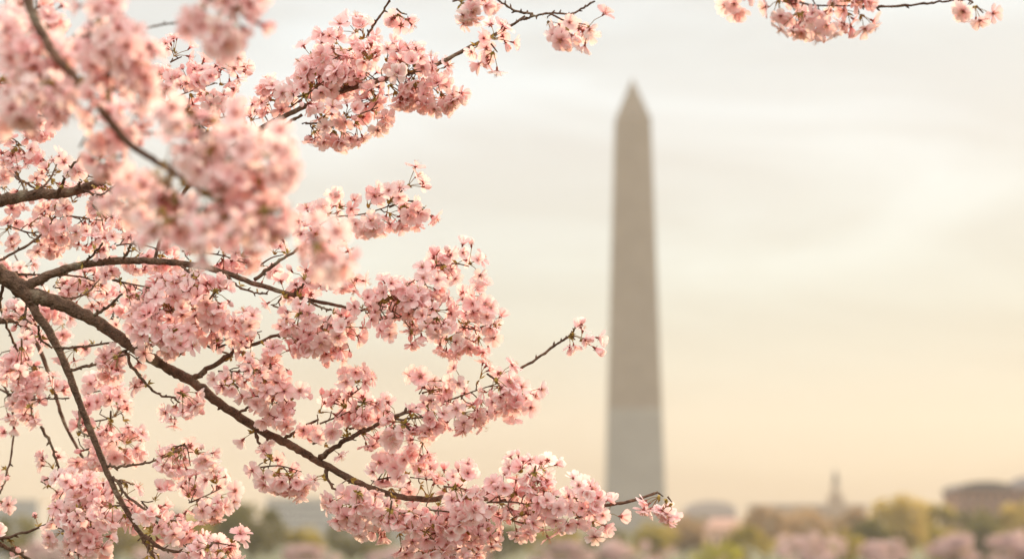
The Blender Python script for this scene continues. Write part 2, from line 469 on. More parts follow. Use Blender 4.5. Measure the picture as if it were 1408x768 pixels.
def building(name, x0px, x1px, ytop, D, depth, wallm, label, nx, nz, roof='flat', roofm=ROOF_DARK, roof_h=3.0, gz=None):
    a, b = P(x0px, ytop, D), P(x1px, ytop, D)
    cx = (a.x + b.x) / 2; w = (b.x - a.x) / 2; y = a.y
    g = ground_z(cx, y) if gz is None else gz
    H = a.z - g
    root = empty(name, (cx, y, g), label, 'building')
    Hw = H - (roof_h if roof in ('hip', 'dome') else 0.8)
    m = MB(); m.box(-w, w, 0, depth, -2.0, Hw); part(m, 'wall', wallm, root)
    if roof == 'flat':
        m = MB(); m.box(-w - .4, w + .4, -.4, depth + .4, Hw + .002, Hw + .8); part(m, 'parapet', TRIM, root)
    elif roof == 'hip':
        m = MB(); m.box(-w - .5, w + .5, -.5, depth + .5, Hw + .002, H, 0, (-w * .72, w * .72, depth * .3, depth * .7)); part(m, 'roof', roofm, root)
    else:
        n = 20; v = []; q = []
        for i in range(n + 1):
            t = i / n * math.pi
            for yy in (-.4, depth + .4):
                v.append((-math.cos(t) * (w + .3), yy, Hw + .002 + math.sin(t) ** .8 * roof_h))
        for i in range(n): q.append((2 * i, 2 * i + 2, 2 * i + 3, 2 * i + 1))
        m = MB(); m.add(v, q + [tuple(range(0, 2 * n + 2, 2))[::-1], tuple(range(1, 2 * n + 2, 2))]); part(m, 'roof', roofm, root)
    m = MB(); m.box(-w - .15, w + .15, -.25, depth + .15, Hw * .3, Hw * .3 + .5); part(m, 'cornice', TRIM, root)
    window_grid(root, -w, w, 0, Hw * .35, Hw * .97, nx, nz, w * 2 / nx * .42, (Hw * .62) / nz * .55)
    window_grid(root, -w, w, 0, 0.5, Hw * .3, nx, 1, w * 2 / nx * .42, Hw * .17)
    return root

building('large_building', 1320, 1392, 661, 640, 26, WALL_RED, 'tall red brown building with a low curved roof, behind the dark green tree', 6, 4, 'dome', ROOF_DARK, 2.4)
building('large_building', 1396, 1560, 653, 660, 26, WALL_RED, 'taller red brown block running out of the right edge', 11, 4, 'hip', ROOF_DARK, 3.5)
building('long_building', 1034, 1192, 692, 1180, 24, WALL_TAN, 'long tan building with a flat roof beside the thin tower', 20, 3)
building('domed_building', 944, 1012, 688, 1250, 30, WALL_MAUVE, 'long mauve grey building with a low arched roof right of the obelisk', 12, 3, 'dome', WALL_MAUVE, 5.5)
building('small_house', 974, 1020, 711, 500, 9, WALL_PEACH, 'small pale peach house with a pinkish roof among the trees', 4, 1, 'hip', ROOF_PINK, 2.2)
building('office_building', 366, 462, 684, 900, 26, WALL_GREY, 'pale grey building between the dark olive tree and the lower blossoms', 13, 4)
building('office_building', 470, 560, 700, 940, 26, WALL_GREY, 'lower grey building mostly behind the lower blossoms', 12, 3)
building('office_building', -60, 52, 686, 880, 26, WALL_GREY, 'blue grey building at the left edge behind the hanging twigs', 14, 4)
building('office_building', 60, 250, 700, 940, 26, WALL_MAUVE, 'long grey building hidden behind the lower left blossoms', 22, 3)

def tower():
    D = 1160
    b = P(1148, 700, D); s = D / FPX
    g = 0.0
    root = empty('spire_tower', (b.x, b.y - 6, g), 'thin dark clock tower with a pointed spire on the horizon', 'tower')
    z = lambda y: P(1148, y, D).z - g
    m = MB(); m.box(-10.5 * s, 10.5 * s, 0, 15 * s, -2, z(680)); part(m, 'tower_base', WALL_TAN, root)
    m = MB(); m.box(-4.4 * s, 4.4 * s, 2.5 * s, 12.5 * s, z(680) + .003, z(664)); part(m, 'shaft', WALL_TAN, root)
    m = MB(); m.box(-5.0 * s, 5.0 * s, 1.7 * s, 13.3 * s, z(664) + .003, z(662)); part(m, 'cornice', TRIM, root)
    m = MB(); m.box(-3.0 * s, 3.0 * s, 3.2 * s, 11.8 * s, z(662) + .003, z(654)); bel = part(m, 'belfry', WALL_TAN, root)
    for sg in (-1, 1):
        m = MB(); m.box(sg * 1.4 * s - .7, sg * 1.4 * s + .7, 3.2 * s - .05, 3.2 * s + .3, z(661), z(655.5)); part(m, 'opening', GLASS, bel)
    m = MB(); m.box(-3.4 * s, 3.4 * s, 2.8 * s, 12.2 * s, z(654) + .003, z(645), 0, (-.15, .15, 7.5 * s - .15, 7.5 * s + .15)); part(m, 'spire', ROOF_DARK, root)
    m = MB()
    k = 20; zc = z(669)
    v = [(math.cos(t) * 2.6 * s, 2.5 * s - .12, zc + math.sin(t) * 2.6 * s) for t in np.arange(k) * 2 * math.pi / k]
    v += [(a, 2.5 * s + .1, c) for a, _, c in v]
    m.add(v, [tuple(range(k))] + [(i, i + k, (i + 1) % k + k, (i + 1) % k) for i in range(k)]); part(m, 'clock_face', TRIM, root)
tower()

# ------------------------------------------------------------------ haze
def haze():
    mb = MB(); mb.box(-2900, 2900, -500, 3300, -3, 196)
    m, t, N, L = mat('haze_air')
    o = N('ShaderNodeOutputMaterial'); v = N('ShaderNodeVolumePrincipled')
    v.inputs['Color'].default_value = (0.93, 0.90, 0.86, 1)
    v.inputs['Density'].default_value = 0.00016
    v.inputs['Anisotropy'].default_value = 0.1
    L(v.outputs[0], o.inputs['Volume'])
    ob = mb.build('haze', m, smooth=False); ob['kind'] = 'stuff'; ob['label'] = 'warm evening haze over the whole park'
haze()

# ------------------------------------------------------------------ the near cherry tree
def bark_mat():
    m, t, N, L = mat('cherry_bark')
    o = N('ShaderNodeOutputMaterial'); b = N('ShaderNodeBsdfPrincipled')
    tc = N('ShaderNodeTexCoord')
    n1 = N('ShaderNodeTexNoise'); n1.inputs['Scale'].default_value = 60; n1.inputs['Detail'].default_value = 8; n1.inputs['Roughness'].default_value = .65
    n2 = N('ShaderNodeTexNoise'); n2.inputs['Scale'].default_value = 260; n2.inputs['Detail'].default_value = 4
    L(tc.outputs['Object'], n1.inputs['Vector']); L(tc.outputs['Object'], n2.inputs['Vector'])
    r = N('ShaderNodeValToRGB'); r.color_ramp.elements[0].position = .3; r.color_ramp.elements[1].position = .72
    r.color_ramp.elements[0].color = (0.06, 0.034, 0.023, 1); r.color_ramp.elements[1].color = (0.25, 0.15, 0.10, 1)
    L(n1.outputs['Fac'], r.inputs[0])
    vo = N('ShaderNodeTexVoronoi'); vo.inputs['Scale'].default_value = 180
    L(tc.outputs['Object'], vo.inputs['Vector'])
    ad = N('ShaderNodeMath'); ad.operation = 'ADD'; L(n1.outputs['Fac'], ad.inputs[0]); L(n2.outputs['Fac'], ad.inputs[1])
    bp = N('ShaderNodeBump'); bp.inputs['Strength'].default_value = 1.0; bp.inputs['Distance'].default_value = .006
    L(ad.outputs[0], bp.inputs['Height']); L(bp.outputs[0], b.inputs['Normal'])
    r3 = N('ShaderNodeMapRange'); r3.inputs['From Min'].default_value = .05; r3.inputs['From Max'].default_value = .3
    r3.inputs['To Min'].default_value = .55; r3.inputs['To Max'].default_value = 1.0
    L(vo.outputs['Distance'], r3.inputs['Value'])
    mm = N('ShaderNodeMix'); mm.data_type = 'RGBA'; mm.blend_type = 'MULTIPLY'; mm.inputs['Factor'].default_value = 1
    L(r.outputs[0], mm.inputs['A']); L(r3.outputs[0], mm.inputs['B'])
    n3 = N('ShaderNodeTexNoise'); n3.inputs['Scale'].default_value = 22; n3.inputs['Detail'].default_value = 6
    L(tc.outputs['Object'], n3.inputs['Vector'])
    r4 = N('ShaderNodeMapRange'); r4.inputs['From Min'].default_value = .56; r4.inputs['From Max'].default_value = .68
    L(n3.outputs['Fac'], r4.inputs['Value'])
    m4 = N('ShaderNodeMix'); m4.data_type = 'RGBA'; m4.inputs['B'].default_value = (0.34, 0.29, 0.21, 1)
    sc_ = N('ShaderNodeMath'); sc_.operation = 'MULTIPLY'; sc_.inputs[1].default_value = .75
    L(r4.outputs[0], sc_.inputs[0]); L(sc_.outputs[0], m4.inputs['Factor']); L(mm.outputs['Result'], m4.inputs['A'])
    L(m4.outputs['Result'], b.inputs['Base Color']); b.inputs['Roughness'].default_value = .8; b.inputs['Specular IOR Level'].default_value = .3
    L(b.outputs[0], o.inputs[0])
    return m

def petal_mat():
    m, t, N, L = mat('cherry_petal')
    o = N('ShaderNodeOutputMaterial')
    at = N('ShaderNodeAttribute'); at.attribute_name = 'tint'
    sx = N('ShaderNodeSeparateXYZ'); L(at.outputs['Vector'], sx.inputs[0])
    # x: radial position on the petal (0 throat .. 1 tip)   y: flower's own tone
    r = N('ShaderNodeValToRGB')
    r.color_ramp.elements[0].position = 0.0; r.color_ramp.elements[0].color = (0.66, 0.19, 0.20, 1)
    r.color_ramp.elements[1].position = 1.0; r.color_ramp.elements[1].color = (0.955, 0.80, 0.795, 1)
    for p_, c_ in ((0.09, (0.76, 0.34, 0.36)), (0.22, (0.93, 0.62, 0.62)), (0.6, (0.95, 0.735, 0.733))):
        e = r.color_ramp.elements.new(p_); e.color = (*c_, 1)
    L(sx.outputs['X'], r.inputs[0])
    r2 = N('ShaderNodeValToRGB')
    r2.color_ramp.elements[0].color = (1.0, 0.875, 0.89, 1); r2.color_ramp.elements[1].color = (1.0, 1.09, 1.09, 1)
    L(sx.outputs['Y'], r2.inputs[0])
    mx = N('ShaderNodeMix'); mx.data_type = 'RGBA'; mx.blend_type = 'MULTIPLY'; mx.inputs['Factor'].default_value = 1
    L(r.outputs[0], mx.inputs['A']); L(r2.outputs[0], mx.inputs['B'])
    b = N('ShaderNodeBsdfPrincipled'); b.inputs['Roughness'].default_value = .6; b.inputs['Specular IOR Level'].default_value = .2
    tr = N('ShaderNodeBsdfTranslucent')
    L(mx.outputs['Result'], b.inputs['Base Color'])
    L(mx.outputs['Result'], tr.inputs[0])
    ms = N('ShaderNodeMixShader'); ms.inputs[0].default_value = .48
    L(b.outputs[0], ms.inputs[1]); L(tr.outputs[0], ms.inputs[2]); L(ms.outputs[0], o.inputs[0])
    return m
BARK = bark_mat()
PETAL = petal_mat()
STALK = noise_mat('flower_stalk', (0.20, 0.12, 0.045), (0.30, 0.20, 0.08), 80, .6)
CALYX = noise_mat('calyx', (0.22, 0.055, 0.045), (0.34, 0.10, 0.07), 120, .6)
STAMEN = noise_mat('stamen', (0.55, 0.25, 0.20), (0.75, 0.50, 0.25), 900, .6)
BRACT = noise_mat('bud_scale', (0.26, 0.16, 0.03), (0.50, 0.36, 0.09), 160, .6)
FLOWER_MATS = [PETAL, STALK, CALYX, STAMEN, BRACT]

def make_petal(L_, W_, incl, rg, cup, curl):
    """one notched petal pointing along +x at inclination incl from the flower axis (+z)"""
    ts = np.array([0.0, 0.22, 0.48, 0.74, 0.92, 1.0])
    ws = np.array([0.16, 0.46, 0.86, 1.0, 0.82, 0.46]) * W_ / 2
    us = np.array([-1, -.5, 0, .5, 1.0])
    notch = np.array([0, .02, -.13, .02, 0]); shoulder = np.array([-.05, .0, 0, .0, -.05])
    V = np.zeros((6, 5, 3)); A = np.zeros((6, 5, 3))
    for i, t in enumerate(ts):
        for j, u in enumerate(us):
            r = t * L_
            if i == 5: r += notch[j] * L_ + shoulder[j] * L_
            if i == 4: r += notch[j] * .25 * L_
            yv = u * ws[i]
            z = cup * (u * u) * ws[i] * 0.55 + curl * L_ * (t ** 2) + rg.normal() * .00025
            V[i, j] = (r, yv, z)
            A[i, j, 0] = t
    V = V.reshape(-1, 3); A = A.reshape(-1, 3)
    ca, sa = math.sin(incl), math.cos(incl)
    x = V[:, 0] * ca - V[:, 2] * sa + .0012
    z = V[:, 0] * sa + V[:, 2] * ca
    V = np.stack([x, V[:, 1], z], 1)
    q = np.array([(i * 5 + j, i * 5 + j + 1, (i + 1) * 5 + j + 1, (i + 1) * 5 + j) for i in range(5) for j in range(4)])
    return V, q, A

def flower_template(kind, rg):
    """returns list of (verts, quads, attr, material) with the pedicel joint at the origin, flower axis +z"""
    outl = []
    if kind == 'bud':
        n, k = 7, 8
        V = []; A = []
        for i in range(n):
            t = i / (n - 1); rr = .0044 * math.sin(min(math.pi, .25 + t * 2.85)) ** .8
            for j in range(k):
                a = j * 2 * math.pi / k + t * .6
                V.append((rr * math.cos(a), rr * math.sin(a), .005 + t * .0125)); A.append((.35 + .4 * t, 0, 0))
        q = np.array([(i * k + j, i * k + (j + 1) % k, (i + 1) * k + (j + 1) % k, (i + 1) * k + j) for i in range(n - 1) for j in range(k)])
        outl.append((np.array(V), q, np.array(A), 0))
    else:
        base = {'open': 1.38, 'wide': 1.58, 'half': .85, 'closed': .38}[kind]
        off = rg.uniform(0, 6.28)
        for p in range(5):
            L_ = .0152 * rg.uniform(.93, 1.06); W_ = .0131 * rg.uniform(.92, 1.06)
            V, q, A = make_petal(L_, W_, base + rg.normal() * .13, rg, rg.uniform(.25, .8), rg.uniform(-.06, .16))
            a = off + p * 2 * math.pi / 5 + rg.normal() * .07
            c, s = math.cos(a), math.sin(a)
            tw = rg.normal() * .16
            V[:, 2] += V[:, 1] * math.sin(tw)
            V = np.stack([V[:, 0] * c - V[:, 1] * s, V[:, 0] * s + V[:, 1] * c, V[:, 2] + .006 + (p % 2) * .0003], 1)
            outl.append((V, q, A, 0))
        ns = 11 if kind in ('open', 'wide') else 5
        for k in range(ns):
            a = rg.uniform(0, 6.28); inc = rg.uniform(.05, .75) if kind != 'closed' else .1
            l = rg.uniform(.006, .0098)
            d = np.array([math.sin(inc) * math.cos(a), math.sin(inc) * math.sin(a), math.cos(inc)])
            s0 = np.array([0, 0, .0062]) + d * .0008; s1 = s0 + d * l
            sd_ = np.cross(d, [0.3, .5, .8]); sd_ /= np.linalg.norm(sd_)
            sd2 = np.cross(d, sd_)
            w = .00022; h = .00055
            V = np.array([s0 - sd_ * w, s0 + sd_ * w, s1 + sd_ * w, s1 - sd_ * w,
                          s1 - sd_ * h - d * h, s1 + sd2 * h, s1 + sd_ * h + d * h, s1 - sd2 * h])
            outl.append((V, np.array([(0, 1, 2, 3), (4, 5, 6, 7)]), np.zeros((8, 3)), 3))
    # calyx tube and sepals
    k = 6; prof = [(.0007, 0.0), (.0017, .002), (.0016, .0045), (.0022, .0063)]
    V = [(r * math.cos(j * 2 * math.pi / k), r * math.sin(j * 2 * math.pi / k), z) for r, z in prof for j in range(k)]
    q = [(i * k + j, i * k + (j + 1) % k, (i + 1) * k + (j + 1) % k, (i + 1) * k + j) for i in range(3) for j in range(k)]
    for s in range(5):
        a = s * 2 * math.pi / 5 + .6; c, sn = math.cos(a), math.sin(a); b0 = len(V)
        for (r, y, z) in ((.0018, -.0012, .0058), (.0018, .0012, .0058), (.0052, .0006, .0058), (.0052, -.0006, .0058)):
            V.append((r * c - y * sn, r * sn + y * c, z))
        q.append((b0, b0 + 1, b0 + 2, b0 + 3))
    outl.append((np.array(V), np.array(q), np.zeros((len(V), 3)), 2))
    return outl
trg = np.random.default_rng(11)
def merge_template(tl):
    return tl
TPL = {k: [flower_template(k, trg) for _ in range(n)] for k, n in (('open', 9), ('wide', 7), ('half', 6), ('closed', 3), ('bud', 2))}

def frame(d, rg):
    d = d / (np.linalg.norm(d) + 1e-12)
    r = rg.normal(size=3); u = np.cross(d, r); u /= np.linalg.norm(u) + 1e-12
    return np.stack([u, np.cross(d, u), d], 1)

def put_flower(mb, pos, d, kind, rg, scale):
    tl = TPL[kind][rg.integers(len(TPL[kind]))]
    M = frame(d, rg) * scale
    tone = rg.uniform(0, 1)
    for V, q, A, mi in tl:
        A2 = A.copy(); A2[:, 1] = tone
        mb.addq(V @ M.T + pos, q, mi, A2)

def umbel(mb, base, n, rg, nfl, openness, up=None):
    """a spur with bud scales, and nfl stalked flowers leaving it"""
    n = n / (np.linalg.norm(n) + 1e-12)
    tipb = base + n * .006
    # bud scales
    for k in range(rg.integers(5, 9)):
        d = n + rg.normal(size=3) * .55; M = frame(d, rg)
        l, w = rg.uniform(.006, .014), rg.uniform(.0014, .0026)
        V = np.array([(0, 0, 0), (w, .0006, l * .5), (0, .001, l), (-w, .0006, l * .5)]) @ M.T + base + n * .003
        mb.addq(V, np.array([(0, 1, 2, 3)]), 4)
    for k in range(nfl):
        d = n * 1.0 + rg.normal(size=3) * .62
        d /= np.linalg.norm(d)
        l = rg.uniform(.013, .027)
        p0 = tipb; p1 = tipb + d * l * .55; 
        end = d + np.array([0, 0, -.38]) * rg.uniform(.2, 1.0) + rg.normal(size=3) * .12
        end /= np.linalg.norm(end)
        p2 = p1 + end * l * .5
        if before_limb(p2, rg): continue
        tube(mb, [p0, p1, p2], [.00062, .00055, .0006], 5, 1, cap=False)
        u = rg.uniform()
        kind = 'bud' if u < openness[0] else 'closed' if u < openness[1] else 'half' if u < openness[2] else 'open' if u < .72 else 'wide'
        f = end + rg.normal(size=3) * .30 + np.array([0, -.28, 0])
        put_flower(mb, p2, f, kind, rg, rg.uniform(.88, 1.15))

NEAR = Vector((P(-820, 500, 4.3).x, P(-820, 500, 4.3).y, 0))
TREE = empty('cherry_tree', NEAR, 'pink blossoming cherry tree whose near branches fill the left of the view', 'cherry tree')
BR = {}
LIMBS = []          # centre lines of the bare limbs: few flowers hang on the viewer's side of them
EYE = np.array([0, 0, CAMZ])
def before_limb(p, rg):
    for c, rr, rmin in LIMBS:
        if np.min(np.abs(c - p).sum(1)) > .22: continue
        d = p - EYE; dn = np.linalg.norm(d); d = d / dn
        w = c - EYE; t = w @ d
        miss = np.linalg.norm(w - t[:, None] * d, axis=1)
        k = int(np.argmin(miss - rr))
        if miss[k] < rr[k] + .015 and rr[k] > rmin and dn < t[k] + .012:
            return rg.uniform() < .975
    return False
cnt = [0]

def curve3(pts, d, rad, n=6, jit=0.0, seed=0):
    """pts: photo pixels (x,y[,d]); d: depth or (d0,d1)."""
    rg = np.random.default_rng(seed + 1000)
    k = len(pts)
    d0, d1 = (d, d) if not isinstance(d, tuple) else d
    w = np.array([P(p[0], p[1], p[2] if len(p) > 2 else d0 + (d1 - d0) * i / (k - 1)) for i, p in enumerate(pts)])
    c = catmull(w, n)
    rr = np.interp(np.linspace(0, 1, len(c)), np.linspace(0, 1, len(rad)), rad)
    if jit:
        c[1:-1] += rg.normal(size=(len(c) - 2, 3)) * (jit * rr[1:-1])[:, None]
    return c, rr, rg

def branch(key, pts, d, rad_px, jit=.10, label=None, knots=True):
    dm = d if not isinstance(d, tuple) else sum(d) / 2
    c, rr, rg = curve3(pts, d, [r * dm / FPX for r in rad_px], 8, jit, len(BR) * 17)
    rr = rr * (1 + .06 * rg.normal(size=len(rr)).clip(-1.2, 1.6))
    mb = MB(); tube(mb, c, rr, 12)
    if knots:
        for i in range(4, len(c) - 2, 5):       # old spur stubs and bud rings
            dd = rg.normal(size=3); dd -= c[i] * 0; dd /= np.linalg.norm(dd)
            tube(mb, [c[i], c[i] + dd * rr[i] * 1.1, c[i] + dd * (rr[i] * 1.15 + .003)], [rr[i] * .6, rr[i] * .36, rr[i] * .14], 7)
    o = mb.build('branch', BARK, TREE)
    if label: o['label'] = label
    BR[key] = o
    if key in ('main', 'upper', 'hanging', 'stub', 'front'):
        LIMBS.append((c, rr, .0042 if key == 'main' else .0024))
    return o

def twig(key, pts, d, r0=2.2, r1=1.1, jit=.35):
    cnt[0] += 1
    dm = d if not isinstance(d, tuple) else sum(d) / 2
    c, rr, rg = curve3(pts, d, [r0 * dm / FPX, r1 * dm / FPX], 7, jit, cnt[0])
    rr = rr * (1 + .12 * rg.normal(size=len(rr)).clip(-1, 1.5))
    if r0 >= 4: LIMBS.append((c, rr, .0022))
    mb = MB(); tube(mb, c, rr, 7)
    for i in range(2, len(c) - 1, 3):
        t = c[i] - c[i - 1]; t /= np.linalg.norm(t) + 1e-9
        dd = rg.normal(size=3); dd = dd - t * np.dot(dd, t); dd = dd / np.linalg.norm(dd) + t * .8
        dd /= np.linalg.norm(dd); l = rg.uniform(.003, .007) + rr[i]
        tube(mb, [c[i], c[i] + dd * l * .6, c[i] + dd * l], [rr[i] * .8, rr[i] * .75, rr[i] * .2], 5)
    if key in ('main', 'hanging', 'rear', 'upper', 'stub') and cnt[0] % 3 != 0 and pts[-1][0] < 700:
        for k in range(2):
            fb = MB()
            i = int(rg.integers(2, len(c) - 1)); t = c[i] - c[i - 1]
            dd = rg.normal(size=3) + np.array([0, .5, 0]); dd -= t * np.dot(dd, t) / (t @ t + 1e-12)
            umbel(fb, c[i], dd, rg, int(rg.integers(1, 4)), (.2, .4, .7))
            fb.build('blossom_cluster', FLOWER_MATS, BR[key], attr=True)
    return mb.build('twig', BARK, BR[key])

def bloom(key, pts, d, R=14, dens=1.0, openness=(.06, .12, .34), vis_twig=True, seed=0, nf=(3, 7)):
    """a mass of blossom along a spine of photo pixels; R: how far spurs leave the spine (photo px)"""
    cnt[0] += 1
    rg = np.random.default_rng(cnt[0] * 7 + 5 + seed)
    dm = d if not isinstance(d, tuple) else sum(d) / 2
    s = dm / FPX
    c, rr, _ = curve3(pts, d, [1, 1], 8, 0, cnt[0])
    seg = np.linalg.norm(np.diff(c, axis=0), axis=1); Ln = seg.sum()
    Lpx = Ln / s
    k4 = 4.0 / dm
    area = (Lpx / k4 + 40) * 2 * (R / k4 + 20)
    n_umb = max(1, int(round(area * .0046 / 4.4 * dens * 1.03)))
    cum = np.concatenate([[0], np.cumsum(seg)])
    mb = MB(); tb = MB()
    wr = .0011
    if vis_twig: tube(tb, c, np.linspace(.0017, .0009, len(c)), 6)
    for k in range(n_umb):
        t = (k + rg.uniform(.0, 1.0)) / n_umb * Ln
        i = min(len(seg) - 1, np.searchsorted(cum, t) - 1 if t > 0 else 0); i = max(i, 0)
        f = (t - cum[i]) / (seg[i] + 1e-9)
        p = c[i] * (1 - f) + c[i + 1] * f
        tan = (c[i + 1] - c[i]) / (seg[i] + 1e-9)
        n = rg.normal(size=3); n -= tan * np.dot(n, tan); n /= np.linalg.norm(n) + 1e-9
        off = R * s * math.sqrt(rg.uniform(0, 1)) * (1.12 - .62 * (t / Ln) ** 2)
        q = p + n * off + tan * rg.normal() * .006
        if off > .006:
            midp = (p + q) / 2 + rg.normal(size=3) * .002 - tan * off * .25
            tube(tb, [p - tan * off * .5 if vis_twig and off < .02 else p, midp, q], [.0012, .001, .001], 5)
        dirn = n + tan * rg.uniform(.0, .8) + rg.normal(size=3) * .25
        umbel(mb, q, dirn, rg, int(rg.integers(*nf)), openness)
    o = mb.build('blossom_cluster', FLOWER_MATS, BR[key], attr=True)
    if tb.n: tb.build('twig', BARK, BR[key])
    return o

# trunk, off to the left of the picture
tr_pts = [(NEAR.x, NEAR.y, -.15), (NEAR.x + .02, NEAR.y, .6), (NEAR.x - .03, NEAR.y + .02, 1.3), (NEAR.x + .05, NEAR.y, 2.0), (NEAR.x + .02, NEAR.y - .03, 2.7), (NEAR.x + .1, NEAR.y - .1, 3.4)]
c = catmull(np.array(tr_pts), 6)
mbt = MB(); tube(mbt, c, np.interp(np.linspace(0, 1, len(c)), [0, .15, .5, .8, 1], [.21, .15, .13, .10, .06]) * (1 + .05 * rng.normal(size=len(c))), 18)
mbt.build('trunk', BARK, TREE)

# ---- main limbs (photo pixels, depth)
branch('main', [(-800, 420, 4.3), (-420, 300, 4.2), (-150, 330, 4.1), (-40, 352), (0, 375), (40, 403), (75, 415), (125, 437), (180, 475), (230, 505), (265, 525), (300, 552), (350, 586),
                (400, 612), (440, 635), (490, 662), (540, 680), (590, 686), (622, 683), (700, 688), (760, 692), (825, 694), (868, 688), (905, 676)],
       4.0, [36, 28, 19, 13, 12, 11.2, 9.6, 8.6, 7.9, 7.2, 6.8, 6.4, 6.0, 5.5, 5.1, 4.7, 4.3, 4.0, 3.6, 3.0, 2.6, 2.4, 2.2, 1.8], label='long thick limb running down to the right')
branch('upper', [(20, 398), (48, 388), (78, 374), (120, 363), (170, 358), (225, 360), (270, 365), (310, 375), (345, 388), (385, 400), (425, 412), (465, 420), (490, 427)],
       (4.0, 3.98), [8, 7, 6, 5.4, 5, 4.6, 4.2, 3.8, 3.4, 3, 2.6, 2.2, 1.8])
branch('hanging', [(36, 404), (50, 430), (78, 475), (97, 520), (112, 560), (130, 605), (150, 655), (170, 695), (195, 735), (215, 775), (228, 810)],
       (4.0, 3.95), [7.4, 6.4, 5.6, 5.1, 4.8, 4.4, 4.0, 3.6, 3.2, 2.8, 2.4], label='thinner limb hanging straight down')
branch('stub', [(-800, 330, 4.4), (-350, 300, 4.3), (-60, 283), (0, 276), (40, 269), (90, 265), (120, 257), (143, 248)], (4.15, 4.1), [24, 16, 9.6, 8.4, 7.6, 6.8, 6, 5.6], label='short limb with a blunt broken end')
branch('front', [(-800, -350, 3.9), (-300, -260, 3.2), (-40, -140, 2.7), (20, -40), (42, 12), (60, 50), (75, 75), (110, 115), (140, 152), (175, 195), (215, 222), (262, 252), (320, 290)], (2.75, 2.6),
       [30, 20, 12, 9, 7, 6.5, 6.2, 5.8, 5.4, 5, 4.2, 3.4, 2.6], label='blurred limb close to the viewer')
branch('slant', [(212, 360), (222, 325), (240, 285), (268, 245), (310, 208), (345, 187), (380, 166), (420, 146), (470, 125), (530, 108), (592, 92), (655, 60), (700, 37), (722, 22)],
       (4.0, 4.0), [2.4, 2.4, 2.4, 2.6, 3.0, 3.4, 3.4, 3.4, 3.4, 3.4, 4.4, 3.8, 3.2, 2.6, 2.1, 1.8, 1.4])
branch('overhead', [(-800, -200, 4.3), (-300, -190, 4.1), (150, -130), (450, -90), (700, -80), (950, -60), (1150, -75), (1300, -80), (1500, -95)], (3.7, 3.5), [26, 19, 14, 11, 9, 7, 6, 5, 3.5])
branch('rear', [(-800, 640, 4.7), (-300, 560, 4.6), (-60, 470), (0, 440), (40, 455), (70, 520), (88, 580), (120, 640), (150, 700)], (4.5, 4.4), [16, 11, 7, 5, 3.4, 2.8, 2.4, 2, 1.6])

